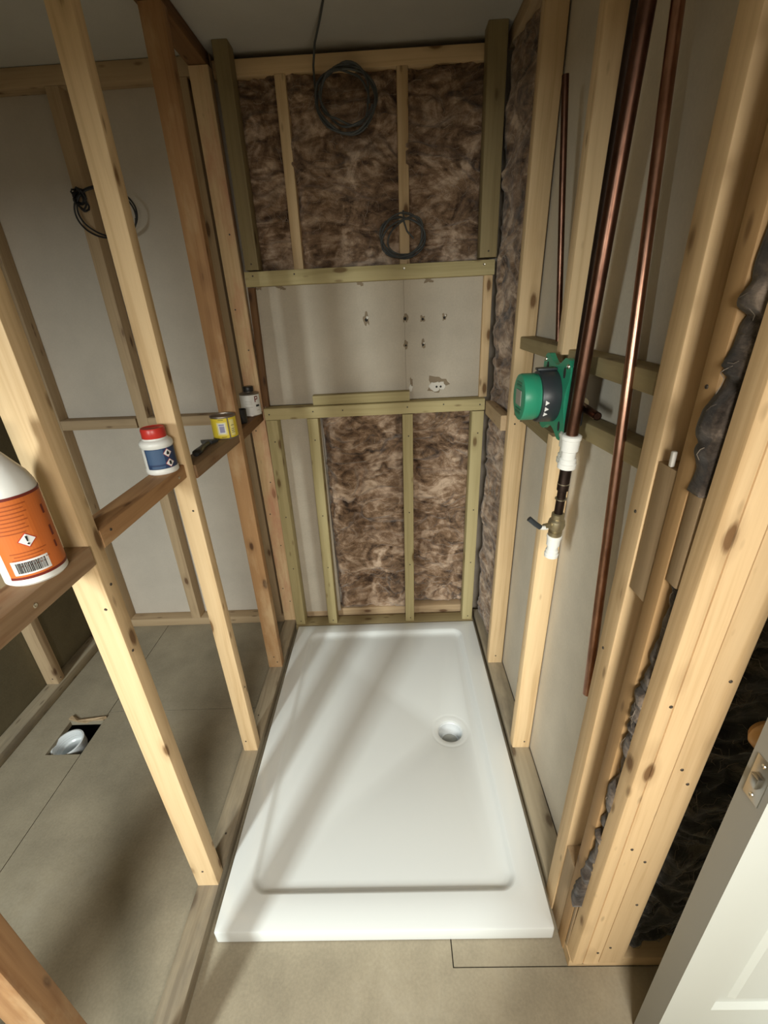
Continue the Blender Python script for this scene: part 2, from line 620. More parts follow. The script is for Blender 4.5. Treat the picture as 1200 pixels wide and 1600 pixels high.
def bent(polys, R, off=0.0006, depth=0.0005, ang0=0.0, zoff=0.0):
    """flat print wrapped on a cylinder: polys of (s, z); s is arc length, angle 0 faces -Y"""
    bm = bmesh.new()
    for poly in polys:
        # split wide rectangles so that they follow the curve
        s0, s1 = min(p[0] for p in poly), max(p[0] for p in poly)
        if len(poly) == 4 and (s1 - s0) / R > 0.12 and abs(poly[0][1] - poly[1][1]) < 1e-6:
            z0, z1 = min(p[1] for p in poly), max(p[1] for p in poly)
            k = int((s1 - s0) / R / 0.1) + 1
            quads = [[(s0 + (s1 - s0) * i / k, z0), (s0 + (s1 - s0) * (i + 1) / k, z0), (s0 + (s1 - s0) * (i + 1) / k, z1), (s0 + (s1 - s0) * i / k, z1)] for i in range(k)]
        else:
            quads = [poly]
        for q in quads:
            vs = []
            for s, z in q:
                a = -math.pi / 2 + ang0 + s / R
                vs.append(bm.verts.new(((R + off) * math.cos(a), (R + off) * math.sin(a), z + zoff)))
            bm.faces.new(vs)
    return bm


def rect(s0, s1, z0, z1):
    return [(s0, z0), (s1, z0), (s1, z1), (s0, z1)]


def diamond(s, z, r):
    return [(s, z - r), (s + r, z), (s, z + r), (s - r, z)]


# ------------------------------------------------------------------ the room shell
CZ = 2.31
ceiling = box_obj('ceiling', -1.75, 1.7, -2.7, 1.55, CZ, CZ + 0.03, CEIL)
tag(ceiling, kind='structure')
sub = box_obj('subfloor', -1.75, 1.7, -2.7, 1.55, -0.20, -0.18, SUBFLOOR)
tag(sub, kind='structure')
floor = bpy.data.objects.new('floor', None)
COL.objects.link(floor)
tag(floor, kind='structure')


def floor_board(rects, hole=None):
    bm = bmesh.new()
    g = 0.0013
    out = []
    for (x0, x1, y0, y1) in rects:
        if hole and x0 <= hole[0] and x1 >= hole[1] and y0 <= hole[2] and y1 >= hole[3]:
            h = hole
            out += [(x0, x1, y0, h[2]), (x0, x1, h[3], y1), (x0, h[0], h[2], h[3]), (h[1], x1, h[2], h[3])]
        else:
            out.append((x0, x1, y0, y1))
    for (x0, x1, y0, y1) in out:
        if x1 - x0 > 0.003:
            add_box(bm, x0, x1, y0, y1, -0.022, 0)
    return link('floor_board', bm, FLOORM, floor)


G = 0.0014
HOLE_L = (-1.335, -1.194, 0.578, 0.735)
floor_board([(-1.7, -1.192 - G + 0.0, -2.65, 1.5)], HOLE_L)
floor_board([(-1.192 + G, -0.55, 0.78 + G, 1.5)])
floor_board([(-1.192 + G, -0.55, -2.65, 0.78 - G)])
floor_board([(-0.547, 0.18 - G, -2.65, 1.5), (0.18 - G, 1.65, -2.65, -0.055 - G)])
floor_board([(0.18 + G, 1.65, -0.055 + G, 1.5)], (0.195, 0.315, 0.56, 0.68))

# back wall: boards behind the frame of the left room and of the shower
wall_back = bpy.data.objects.new('wall_back', None)
COL.objects.link(wall_back)
tag(wall_back, kind='structure')
box_obj('plasterboard_sheet', -1.56, -0.98, 1.413, 1.425, 0, CZ, PLASTER, wall_back)
box_obj('plasterboard_sheet', -0.977, 0.2, 1.413, 1.425, 0, CZ, PLASTER, wall_back)
box_obj('plasterboard_sheet', 0.203, 0.75, 1.413, 1.425, 0, CZ, PLASTER, wall_back)
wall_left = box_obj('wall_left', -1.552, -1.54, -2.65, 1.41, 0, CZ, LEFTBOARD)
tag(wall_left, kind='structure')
# unseen wall added behind the camera; its openings, piers and headers shape the light
wf = bmesh.new()
for x0, x1, z0, z1 in ((-1.54, -1.08, 1.60, CZ), (-1.08, -0.97, 0.001, CZ), (-0.97, 0.78, 1.66, CZ), (-0.42, -0.18, 0.001, 1.66), (0.78, 1.68, 0.001, CZ)):
    add_box(wf, x0, x1, -1.10, -1.00, z0, z1)
light_mask_wall = link('light_mask_wall', wf, PLASTER)
tag(light_mask_wall, kind='structure')
# right wall board (behind the studs), leaning with them
wr = bmesh.new()
add_box(wr, 0, 0.012, 0.012, 1.40, 0, CZ)
wall_right = link('wall_right', wr, PLASTER_RIGHT, loc=(0.534, 0, 0.001), rot=(0, 0.0165, 0))
tag(wall_right, kind='structure')

# ------------------------------------------------------------------ shower tray


def rrect(cx, cy, hx, hy, r, n=8):
    pts = []
    for qx, qy, a0 in ((1, 1, 0), (-1, 1, 90), (-1, -1, 180), (1, -1, 270)):
        for i in range(n + 1):
            a = math.radians(a0 + 90 * i / n)
            pts.append((cx + qx * (hx - r) + r * math.cos(a), cy + qy * (hy - r) + r * math.sin(a)))
    return pts


def make_tray():
    t = empty('shower_tray', 'large white rectangular shower tray with round waste hole on the floor', 'shower tray', (0, 0.625, 0))
    bm = bmesh.new()
    TW, TD, TH = 0.45, 0.625, 0.05
    loops = []
    for inset, z, r in ((0.0, 0.003, 0.006), (0.0, TH - 0.006, 0.006), (0.0018, TH - 0.0018, 0.006), (0.006, TH, 0.006)):
        loops.append([(x, y, z) for x, y in rrect(0, 0, TW - inset, TD - inset, r)])
    bx, by0, by1 = 0.383, -0.543, 0.570
    cy, hy = (by0 + by1) / 2, (by1 - by0) / 2
    for inset, dz, r in ((0.0, 0.0, 0.05), (0.003, -0.0008, 0.048), (0.008, -0.004, 0.044), (0.014, -0.011, 0.04), (0.020, -0.0165, 0.036), (0.030, -0.0195, 0.034), (0.045, -0.0205, 0.03)):
        loops.append([(x, y, TH + dz) for x, y in rrect(0, cy, bx - inset, hy - inset, r)])
    rings = [[bm.verts.new(p) for p in lp] for lp in loops]
    n = len(rings[0])
    for a, b in zip(rings[:-1], rings[1:]):
        for i in range(n):
            bm.faces.new((a[i], a[(i + 1) % n], b[(i + 1) % n], b[i]))
    # basin floor with the waste hole, falling a little towards it
    HX, HY = 0.255, 0.62 - 0.625
    ZB = TH - 0.0205
    m = 40
    prof = ((0.078, -0.0012), (0.074, -0.0030), (0.066, -0.0042), (0.050, -0.0052), (0.047, -0.0075), (0.0465, -0.020))
    hr = [[bm.verts.new((HX + r * math.cos(math.tau * i / m), HY + r * math.sin(math.tau * i / m), ZB + dz)) for i in range(m)] for r, dz in prof]
    edges = []
    for ring in (rings[-1], hr[0]):
        for i in range(len(ring)):
            a, b = ring[i], ring[(i + 1) % len(ring)]
            edges.append(bm.edges.get((a, b)) or bm.edges.new((a, b)))
    res = bmesh.ops.triangle_fill(bm, edges=edges, use_beauty=True, use_dissolve=False, normal=(0, 0, 1))
    for a, b in zip(hr[:-1], hr[1:]):
        for i in range(m):
            bm.faces.new((a[i], a[(i + 1) % m], b[(i + 1) % m], b[i]))
    bmesh.ops.recalc_face_normals(bm, faces=bm.faces[:])
    link('tray_body', bm, WHITE_GLOSS, t, smooth=True, angle=0.7)
    c = lathe([(0.0460, 0.020), (0.0475, 0.021), (0.0480, 0.016), (0.0450, 0.0125), (0.0440, -0.02), (0.040, -0.034), (0.004, -0.038)], 40, False, True)
    link('waste_cup', c, PIPEWHITE, t, loc=(HX, HY, 0.0), smooth=True)
    d = lathe([(0.031, 0), (0.031, 0.006), (0.027, 0.009), (0.002, 0.010)], 32)
    tag(link('waste_seal', d, GREY_PAINT, t, loc=(HX, HY, -0.0365), smooth=True), 'grey insert inside the waste hole')
    return t


make_tray()

# ------------------------------------------------------------------ left partition (open stud wall between the two rooms)
LX0, LX1 = -0.535, -0.473
PZ = 0.046
rail_y('sole_plate', 'dusty grey floor plate under the open stud wall left of the shower tray', LX0, LX1, -1.3, 1.345, 0.001, PZ, GREY, cat='timber plate',
       screws=(('-y', 0.005, 1.55, 'nail'), ('-y', -0.01, 2.0, 'nail')))
rail_y('ceiling_plate', 'dark brown ceiling plate running along the top of the open stud wall', LX0, LX1, -1.3, 1.345, CZ - 0.042, CZ - 0.001, DARKB, cat='timber plate')
SL = 'studs of the open wall left of the tray'
ZT = CZ - 0.044
stud('wall_stud', 'nearest brown stud of the left open wall, at the lower left corner of the photo', LX0, LX1, -0.322, -0.284, PZ + .001, ZT, BROWN, -0.008, group=SL, cat='stud')
stud('wall_stud', 'pale pine stud of the left open wall behind the orange bottle', LX0, LX1, 0.110, 0.150, PZ + .001, ZT, PINE, -0.012, group=SL, cat='stud',
     screws=(('-y', 0.018, 0.975, 'nail'), ('-y', 0.0, 0.07, 'nail'), ('+x', 0.0, 1.02, 'nail'), ('+x', -0.008, 0.86, 'nail')))
stud('wall_stud', 'pale knotty stud of the left open wall behind the jar with red lid', -0.526, -0.474, 0.540, 0.578, PZ + .001, ZT, PINE, -0.004, group=SL, cat='stud',
     screws=(('-y', 0.012, 0.99, 'nail'), ('+x', 0.0, 0.30, 'nail'), ('-y', -0.01, 0.05, 'nail')))
stud('wall_stud', 'reddish brown stud of the left open wall behind the yellow tin', LX0, LX1, 0.966, 1.004, PZ + .001, ZT, BROWN, 0.004, group=SL, cat='stud',
     screws=(('-y', 0.0, 0.06, 'nail'), ('-y', 0.012, 0.03, 'nail')))
stud('wall_stud', 'pale stud with reddish marks in the back corner left of the shower', LX0, LX1 + 0.004, 1.306, 1.344, PZ + .001, ZT, PINK, 0.0, group=SL, cat='stud',
     screws=tuple(('-y', (-1) ** i * 0.013, z, 'nail') for i, z in enumerate((0.12, 0.2, 0.45, 0.62, 0.78, 1.02, 1.35, 1.5, 1.75))))
NL = 'noggins of the open wall left of the tray'
rail_y('wall_noggin', 'brown noggin carrying the orange bottle at the left edge', LX0 - 0.012, LX1 - 0.010, -0.281, 0.1085, 1.124, 1.164, DUSTY, 0.0, group=NL, cat='noggin',
       screws=(('+x', 0.0, 0.24, 'screw'),))
rail_y('wall_noggin', 'brown noggin carrying the white jar with the red lid', LX0 - 0.012, LX1 - 0.0125, 0.1515, 0.5385, 1.137, 1.175, BROWN, 0.0, group=NL, cat='noggin',
       screws=(('+x', 0.003, 0.345, 'screw'), ('+x', -0.006, 0.03, 'nail')))
rail_y('wall_noggin', 'dusty brown noggin with the black scraper, between pale stud and brown stud', LX0, LX1, 0.5795, 0.9645, 1.120, 1.158, DUSTY, -0.008, group=NL, cat='noggin')
rail_y('wall_noggin', 'dark brown noggin carrying the white tin in the back left corner', LX0, LX1, 1.0055, 1.3045, 1.108, 1.148, DARKB, 0.004, group=NL, cat='noggin')

# ------------------------------------------------------------------ left room: back wall frame, left wall frame
BY = 1.35
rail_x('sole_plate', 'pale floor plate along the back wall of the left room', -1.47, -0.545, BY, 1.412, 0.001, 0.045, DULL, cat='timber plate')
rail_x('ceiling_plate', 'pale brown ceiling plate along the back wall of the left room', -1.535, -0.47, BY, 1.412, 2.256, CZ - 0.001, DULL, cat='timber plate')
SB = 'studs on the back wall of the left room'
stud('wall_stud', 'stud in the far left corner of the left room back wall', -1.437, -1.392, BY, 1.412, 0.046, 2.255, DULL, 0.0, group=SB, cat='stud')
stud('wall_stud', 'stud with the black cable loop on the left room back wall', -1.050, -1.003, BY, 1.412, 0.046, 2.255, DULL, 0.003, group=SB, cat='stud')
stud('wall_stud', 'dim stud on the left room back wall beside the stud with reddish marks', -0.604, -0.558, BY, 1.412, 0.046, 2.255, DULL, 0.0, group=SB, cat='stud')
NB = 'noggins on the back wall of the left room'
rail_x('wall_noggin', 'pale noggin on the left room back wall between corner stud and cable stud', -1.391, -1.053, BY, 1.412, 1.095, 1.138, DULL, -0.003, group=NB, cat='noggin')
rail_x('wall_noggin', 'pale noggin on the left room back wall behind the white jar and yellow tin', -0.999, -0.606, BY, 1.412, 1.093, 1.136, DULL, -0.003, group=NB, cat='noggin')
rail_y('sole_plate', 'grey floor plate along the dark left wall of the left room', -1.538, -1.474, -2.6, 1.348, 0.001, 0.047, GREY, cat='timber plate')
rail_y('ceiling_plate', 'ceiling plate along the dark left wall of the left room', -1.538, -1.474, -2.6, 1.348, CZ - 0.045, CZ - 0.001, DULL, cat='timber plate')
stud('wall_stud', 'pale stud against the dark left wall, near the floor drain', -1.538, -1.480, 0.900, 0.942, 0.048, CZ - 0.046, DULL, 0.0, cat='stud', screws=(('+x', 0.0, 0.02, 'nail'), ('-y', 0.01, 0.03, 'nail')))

# ------------------------------------------------------------------ shower back wall
FY = 1.27
# upper part: ceiling plate, two studs, three batts, two treated posts
rail_x('ceiling_plate', 'pale ceiling plate across the top of the shower back wall', -0.468, 0.47, BY, 1.412, 2.248, 2.292, PINE, -0.002, cat='timber plate')
US = 'studs in the upper shower back wall'
stud('wall_stud', 'narrow pale stud, left one of two in the upper shower back wall', -0.277, -0.240, BY, 1.412, 1.622, 2.247, PINE, 0.014, group=US, cat='stud', screws=(('-y', 0.0, 0.05, 'nail'),))
stud('wall_stud', 'narrow pale stud with grey cable coil in the upper shower back wall', 0.130, 0.168, BY, 1.412, 1.622, 2.247, PINE, 0.013, group=US, cat='stud', screws=(('-y', 0.0, 0.05, 'nail'),))
stud('wall_post', 'dark greenish treated post at upper left of the shower back wall', -0.442, -0.392, FY, FY + 0.063, 1.676, CZ - 0.001, TREAD, 0.008, cat='post', screws=(('-y', 0, 0.02, 'nail'),))
stud('wall_post', 'dark greenish treated post at upper right of the shower back wall', 0.420, 0.482, FY, FY + 0.06, 1.676, CZ - 0.001, TREAD, 0.002, cat='post', screws=(('-y', 0, 0.02, 'nail'),))
rail_x('wall_rail', 'greenish treated rail below the upper insulation with two shiny screws', -0.448, 0.476, FY, FY + 0.064, 1.622, 1.672, TREAT, -0.003, cat='rail',
       screws=tuple(('-x', 0.01, x, k) for x, k in ((0.03, 'nail'), (0.185, 'nail'), (0.592, 'screw'), (0.885, 'screw'))))
rail_x('wall_rail', 'greenish treated rail above the lower insulation, forming the ledge edge', -0.457, 0.463, FY, FY + 0.063, 1.118, 1.166, TREAT, 0.002, cat='rail',
       screws=tuple(('-x', z, x, 'nail') for x, z in ((0.02, 0), (0.205, 0.004), (0.33, 0.004), (0.60, 0.004), (0.75, 0.008), (0.90, 0.0))))
rail_x('timber_offcut', 'short greenish treated offcut lying on the ledge rail', -0.250, 0.154, 1.287, 1.331, 1.168, 1.207, TREAT, 0.001, cat='offcut')
# lower part
LS = 'treated studs of the lower shower back wall'
SCW = tuple(('-y', 0.003, z, 'nail') for z in (0.02, 0.34, 0.62, 0.98))
stud('lower_stud', 'greenish treated stud, leftmost below the ledge, in the corner', -0.466, -0.417, FY, FY + 0.062, 0.044, 1.117, TREAT, 0.009, group=LS, cat='stud', screws=SCW)
stud('lower_stud', 'greenish treated stud below the ledge between bare board and insulation', -0.296, -0.250, FY, FY + 0.062, 0.044, 1.117, TREAT, 0.014, group=LS, cat='stud', screws=SCW)
stud('lower_stud', 'greenish treated stud below the ledge between the two lower batts', 0.106, 0.150, FY, FY + 0.062, 0.044, 1.117, TREAT, 0.014, group=LS, cat='stud', screws=SCW)
stud('lower_stud', 'greenish treated stud, rightmost below the ledge, with a knot', 0.397, 0.447, FY, FY + 0.062, 0.044, 1.117, TREAT, 0.014, group=LS, cat='stud', screws=SCW)
rail_x('sole_plate', 'dark treated floor plate just behind the tray back edge', -0.466, 0.45, 1.262, 1.333, 0.001, 0.043, TREAD, cat='timber plate')
rail_x('sole_plate', 'pale floor plate under the lower insulation batts', -0.466, 0.45, 1.352, 1.410, 0.001, 0.075, DULL, cat='timber plate')
# bare board in the recess and in the left bay, with drill holes and filler patches


def recess_board():
    t = empty('plasterboard_panel', 'beige plasterboard panel with drill holes in the recess above the ledge', 'plasterboard', (0, 1.335, 1.168))
    bm = bmesh.new()
    add_box(bm, -0.468, 0.1420, 0, 0.012, 0, 0.495)
    link('board_sheet', bm, PLASTER_BEIGE, t)
    bm = bmesh.new()
    add_box(bm, 0.1427, 0.470, 0, 0.012, 0, 0.495)
    link('board_sheet', bm, PLASTER_BEIGE, t)

    def blob(name, x, z, r, mat, irregular, y=-0.0006, sx=1.0, sz=1.0, th=0.0012, seed=0):
        bm = bmesh.new()
        n = 18
        f, bk = [], []
        for i in range(n):
            a = math.tau * i / n
            k = r * (1 + irregular * noise.noise(Vector((math.cos(a) * 1.7, math.sin(a) * 1.7, seed))))
            f.append(bm.verts.new((k * sx * math.cos(a), -th, k * sz * math.sin(a))))
            bk.append(bm.verts.new((k * sx * math.cos(a) * 1.1, 0.0, k * sz * math.sin(a) * 1.1)))
        bm.faces.new(f)
        for i in range(n):
            bm.faces.new((bk[i], bk[(i + 1) % n], f[(i + 1) % n], f[i]))
        return link(name, bm, mat, t, loc=(x, y, z))
    for i, (x, z, r) in enumerate(((-0.008, 1.490, 0.015), (0.145, 1.486, 0.013), (0.215, 1.481, 0.010), (0.30, 1.483, 0.010), (0.145, 1.386, 0.009), (0.215, 1.385, 0.010))):
        z -= 1.168
        blob('torn_patch', x, z, r, TORN, 0.9, -0.0002, 0.8, 1.25, 0.0012, i * 3.7)
        blob('drill_hole', x, z - 0.003, r * 0.42, HOLE, 0.6, -0.0016, seed=i)
        if i in (0, 3, 5):
            blob('plaster_crumb', x + 0.004, z + 0.004, r * 0.3, FILLER, 0.8, -0.003, seed=i + 2)
    blob('torn_patch', 0.272, 1.222 - 1.168, 0.036, TORN, 1.2, -0.0002, 1.1, 0.75, 0.0010, 5.1)
    blob('filler_patch', 0.262, 1.214 - 1.168, 0.020, FILLER, 0.5, -0.0014, 1.1, 0.9, 0.002, 1.3)
    blob('filler_patch', 0.290, 1.216 - 1.168, 0.017, FILLER, 0.5, -0.0016, 0.9, 0.95, 0.002, 4.3)
    for x in (0.270, 0.287):
        blob('drill_hole', x, 1.214 - 1.168, 0.004, HOLE, 0.2, -0.0038)
    blob('filler_patch', 0.162, 1.214 - 1.168, 0.011, FILLER, 0.6, -0.0014, 0.6, 1.1, 0.002, 2.3)
    blob('torn_patch', 0.164, 1.236 - 1.168, 0.012, TORN, 1.0, -0.0003, 0.5, 1.2, 0.001, 8.1)
    for x, s in ((-0.44, 0.010), (-0.415, 0.008), (-0.33, 0.012), (-0.02, 0.009), (0.24, 0.012)):
        blob('torn_patch', x, 0.449, s, TORN, 1.5, -0.0002, 1.2, 0.9, 0.001, x * 31)


recess_board()
box_obj('plasterboard_panel', -0.468, -0.235, 1.335, 1.347, 0.076, 1.164, PLASTER_BEIGE)
tag(bpy.data.objects['plasterboard_panel.001'], 'narrow bare plasterboard strip between the two left studs below the ledge', 'plasterboard')
stud('wall_batten', 'dark stained thin strip at the left side of the recess', -0.468, -0.443, 1.306, 1.334, 1.168, 1.620, DARKB, 0.03, cat='batten')
stud('wall_batten', 'pale upright batten at the right side of the recess', 0.445, 0.478, 1.310, 1.334, 1.168, 1.620, PINE, 0.004, cat='batten')
GB = 'insulation batts in the shower back wall'
wool('insulation_batt', 'brown wool batt, left one of three in the upper shower back wall', (-0.462, 1.385, 1.678), (1, 0, 0), (0, 0, 1), 0.205, 0.585, WOOL, 0.070, seed=1, group=GB, thick=0.026)
wool('insulation_batt', 'wide brown wool batt in the middle of the upper shower back wall', (-0.248, 1.385, 1.678), (1, 0, 0), (0, 0, 1), 0.392, 0.585, WOOL, 0.070, seed=2, group=GB, thick=0.026)
wool('insulation_batt', 'brown wool batt, right one of three in the upper shower back wall', (0.163, 1.385, 1.678), (1, 0, 0), (0, 0, 1), 0.315, 0.585, WOOL, 0.070, seed=3, group=GB, thick=0.026)
wool('insulation_batt', 'crumpled brown wool batt below the ledge, left of the middle stud', (-0.234, 1.396, 0.077), (1, 0, 0), (0, 0, 1), 0.362, 1.075, WOOL, 0.075, 0.0048, seed=4, group=GB, hmax=0.060, thick=0.013, fold=1.4)
wool('insulation_batt', 'crumpled brown wool batt below the ledge, right of the middle stud', (0.131, 1.396, 0.077), (1, 0, 0), (0, 0, 1), 0.335, 1.075, WOOL, 0.075, 0.0048, seed=5, group=GB, hmax=0.060, thick=0.013, fold=1.4)

# ------------------------------------------------------------------ right wall
RL = 0.0165
rail_y('sole_plate', 'dusty grey floor plate along the wall right of the shower tray', 0.466, 0.531, 0.1, 1.345, 0.001, 0.047, GREY, cat='timber plate')
wool('insulation_batt', 'tall dark brown wool batt in the back right corner of the shower', (0.478, 1.312, 0.05), (0.052, -0.315, 0), (0.012, 0.0, 1), 0.318, 2.24, WOOL, 0.026, 0.0055, seed=6, group='insulation batts in the right wall', thick=0.012)
RS = 'studs of the wall right of the tray'
stud('wall_stud', 'pale full-height pine stud at the right, next to the corner insulation', 0.467, 0.529, 0.952, 0.990, 0.048, CZ - 0.046, PINE, RL, group=RS, cat='stud', screws=(('-y', 0, 0.04, 'nail'), ('-y', 0.01, 1.1, 'nail'), ('-y', -0.01, 1.09, 'nail')))
stud('wall_stud', 'pale lower stud behind the lever valve, standing on the right floor plate', 0.470, 0.531, 0.525, 0.563, 0.048, 1.21, PINE, RL, group=RS, cat='stud', screws=(('-y', 0.012, 1.03, 'nail'), ('-y', 0.01, 0.03, 'nail')))
stud('wall_stud', 'pale upper stud cut off above the green valve', 0.488, 0.544, 0.525, 0.563, 1.41, CZ - 0.046, PINE, RL, group=RS, cat='stud')
rail_y('ceiling_plate', 'ceiling plate along the top of the wall right of the shower', 0.5, 0.565, 0.14, 1.345, CZ - 0.045, CZ - 0.001, DULL, cat='timber plate')
NR = 'treated noggins in the right wall'
rail_y('wall_noggin', 'greenish noggin above the green valve, between the two pale right studs', 0.503, 0.552, 0.566, 0.948, 1.386, 1.424, TREAD, group=NR, cat='noggin')
rail_y('wall_noggin', 'greenish noggin behind the copper pipes, upper one', 0.503, 0.552, 0.140, 0.522, 1.384, 1.422, TREAD, group=NR, cat='noggin')
rail_y('wall_noggin', 'greenish noggin under the round green valve cap', 0.500, 0.549, 0.566, 0.948, 1.170, 1.208, TREAD, group=NR, cat='noggin')
rail_y('wall_noggin', 'greenish noggin behind the copper pipes, lower one', 0.503, 0.551, 0.140, 0.522, 1.258, 1.296, TREAD, -0.02, group=NR, cat='noggin')
rail_y('wall_noggin', 'short brown noggin running from the ledge to the right pale stud', 0.466, 0.500, 0.992, 1.266, 1.105, 1.160, DULL, cat='noggin')

# door-side cluster: studs, packers and dark wool at the near end of the right wall
rail_x('sole_plate', 'pale floor plate end at the foot of the double stud by the door', 0.468, 1.3, -0.056, 0.0, 0.001, 0.040, PINE, cat='timber plate')
CS = 'stacked studs by the door'
ZC = CZ - 0.002
stud('door_stud', 'front pale stud of the pair by the door, with dark cracks', 0.470, 0.534, -0.066, -0.032, 0.041, ZC, PINE, 0.0145, leany=-0.022, group=CS, cat='stud', groove=-0.006,
     screws=(('-y', 0.02, 0.06, 'nail'), ('-y', 0.01, 0.5, 'nail'), ('-y', -0.012, 0.9, 'nail')))
stud('door_stud', 'smoother pale stud of the pair by the door, beside the black insulation', 0.535, 0.593, -0.064, -0.030, 0.041, ZC, PINE, 0.0145, leany=-0.022, group=CS, cat='stud', taper=(0.70, -0.0087),
     screws=tuple(('-y', -0.015 + 0.02 * (i % 2), z, 'nail') for i, z in enumerate((0.08, 0.28, 0.45, 0.7, 0.74, 0.95))))
stud('door_stud', 'brownish stud behind the pair by the door, beside the grey wool strip', 0.466, 0.529, -0.022, 0.012, 0.003, ZC, WARM, 0.0165, group=CS, cat='stud', screws=(('-x', 0.0, 1.42, 'nail'),))
stud('door_stud', 'greyish tan stud edge nearest the long copper pipe', 0.464, 0.528, 0.062, 0.110, 0.003, ZC, PINE, 0.0165, group=CS, cat='stud', screws=(('-x', 0.0, 1.2, 'nail'), ('-x', 0.005, 0.9, 'nail')))


def packer(label, y0, y1, z0, z1, mat, dx=0.0):
    x = 0.467 + 0.0165 * z0 + dx
    return stud('timber_packer', label, x, x + 0.05, y0, y1, z0, z1, mat, 0.0165, cat='packer', group='packers between the door studs')


packer('long flat packer between tan studs, with white clip above it', 0.0130, 0.0610, 1.07, 1.30, DULL)
packer('low packer at the foot between the two tan studs', 0.0130, 0.0610, 0.003, 0.30, DULL)
packer('packer between the upper and lower grey wool strips', -0.0510, -0.0230, 1.14, 1.285, DULL)
packer('low packer at the foot below the grey wool strip', -0.0315, -0.0230, 0.042, 0.25, DULL)
box_obj('plastic_clip', 0.486, 0.493, 0.026, 0.033, 1.302, 1.326, WHITE_PLASTIC, bevel=0.002)
tag(bpy.data.objects['plastic_clip'], 'tiny white plastic clip on the long flat packer', 'clip')
GW = 'wool strips between the door studs'
wool('insulation_strip', 'crumpled grey brown wool strip sticking out between upper door studs', (0.495, -0.0230, 1.287), (0, -1, 0), (0.0165, -0.012, 1), 0.030, 0.92, WOOLG, 0.034, 0.004, seed=8, group=GW, thick=0.03, edge=0.006, fold=1.3)
wool('insulation_strip', 'crumpled grey brown wool strip low between the door studs', (0.476, -0.0230, 0.252), (0, -1, 0), (0.0165, -0.012, 1), 0.020, 0.885, WOOLG, 0.026, 0.004, seed=9, group=GW, thick=0.03, edge=0.006, fold=1.3)
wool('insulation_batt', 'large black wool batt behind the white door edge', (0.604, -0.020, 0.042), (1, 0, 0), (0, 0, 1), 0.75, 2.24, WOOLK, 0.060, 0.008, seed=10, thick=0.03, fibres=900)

# ------------------------------------------------------------------ pipes


def pipe(name, label, a, b, r, mat, group=None, openend=False, n=20):
    """a: base"""
    L = (Vector(b) - Vector(a)).length
    bm = lathe([(r * 0.86, 0.01), (r * 0.86, 0), (r, 0), (r, L), (r * 0.86, L), (r * 0.86, L - 0.01)], n, True, True)
    o = link(name, bm, mat, smooth=True)
    o.matrix_world = Matrix.Translation(a) @ frame_rot(a, b, (1, 0, 0)).to_4x4()
    return tag(o, label, 'pipe', group)


pipe('copper_pipe', 'long shiny copper pipe hanging free in front of the right wall board', (0.497, 0.150, 0.716), (0.500, 0.300, CZ - 0.002), 0.0095, COPPER)
pipe('copper_pipe', 'thin short copper pipe with cut top end between the two pale right studs', (0.524, 0.66, 1.43), (0.478, 0.66, 1.965), 0.0075, COPPERD)


def push_fit(parent, z0, L, r, mat, name='push_fit_connector'):
    bm = lathe([(r * 0.80, z0), (r, z0 + 0.002), (r * 1.02, z0 + L * 0.16), (r * 0.92, z0 + L * 0.18), (r * 0.92, z0 + L * 0.30), (r * 0.78, z0 + L * 0.33),
                (r * 0.78, z0 + L * 0.52), (r * 0.94, z0 + L * 0.55), (r * 0.98, z0 + L * 0.86), (r * 1.06, z0 + L * 0.88), (r * 1.06, z0 + L * 0.97), (r * 0.85, z0 + L)], 28)
    return link(name, bm, mat, parent, smooth=True, angle=0.5)


def pipe_run():
    a, b = Vector((0.458, 0.360, 0.955)), Vector((0.467, 0.245, CZ - 0.002))
    t = empty('water_pipe', 'brown copper pipe with white connector and lever valve at its lower end', 'pipe', a)
    t.rotation_mode = 'QUATERNION'
    t.rotation_quaternion = frame_rot(a, b, (1, 0, 0)).to_quaternion()
    L = (b - a).length
    o = 0.30
    link('pipe_tube', lathe([(0.0125, o), (0.0125, L)], 22), COPPERD, t, smooth=True)
    push_fit(t, 0.238, 0.078, 0.0195, WHITE_PLASTIC)
    link('reducer', lathe([(0.010, 0.115), (0.010, 0.182), (0.0125, 0.184), (0.013, 0.198), (0.0125, 0.200), (0.0125, 0.246)], 20), DARKPIPE, t, smooth=True, angle=0.4)
    for z in (0.160, 0.199):
        link('solder_ring', lathe([(0.0105, z), (0.0132, z + 0.001), (0.0132, z + 0.003), (0.0105, z + 0.004)], 20), STEEL, t, smooth=True)
    v = link('ball_valve', lathe([(0.015, 0.062), (0.016, 0.064), (0.016, 0.073), (0.012, 0.075), (0.012, 0.079), (0.018, 0.084), (0.020, 0.094), (0.018, 0.104), (0.013, 0.109), (0.0145, 0.111), (0.0145, 0.122), (0.011, 0.124)], 24), BRASS, t, smooth=True, angle=0.5)
    st = tube([(-0.012, -0.004, 0.094), (-0.033, -0.012, 0.094)], 0.0075, 14)
    link('valve_stem', st, BRASS, v, smooth=True)
    lv = tube([(-0.026, -0.012, 0.092), (-0.037, -0.016, 0.094), (-0.046, -0.018, 0.098)], 0.0052, 10)
    link('lever', lv, WHITE_PLASTIC, v, smooth=True)
    lg = tube([(-0.044, -0.018, 0.097), (-0.058, -0.018, 0.108), (-0.072, -0.015, 0.120)], 0.0062, 12)
    tag(link('lever_grip', lg, CHARC, v, smooth=True), 'dark blue lever grip')
    push_fit(t, 0.0, 0.064, 0.0165, WHITE_PLASTIC, 'stop_end')
    return t


pipe_run()


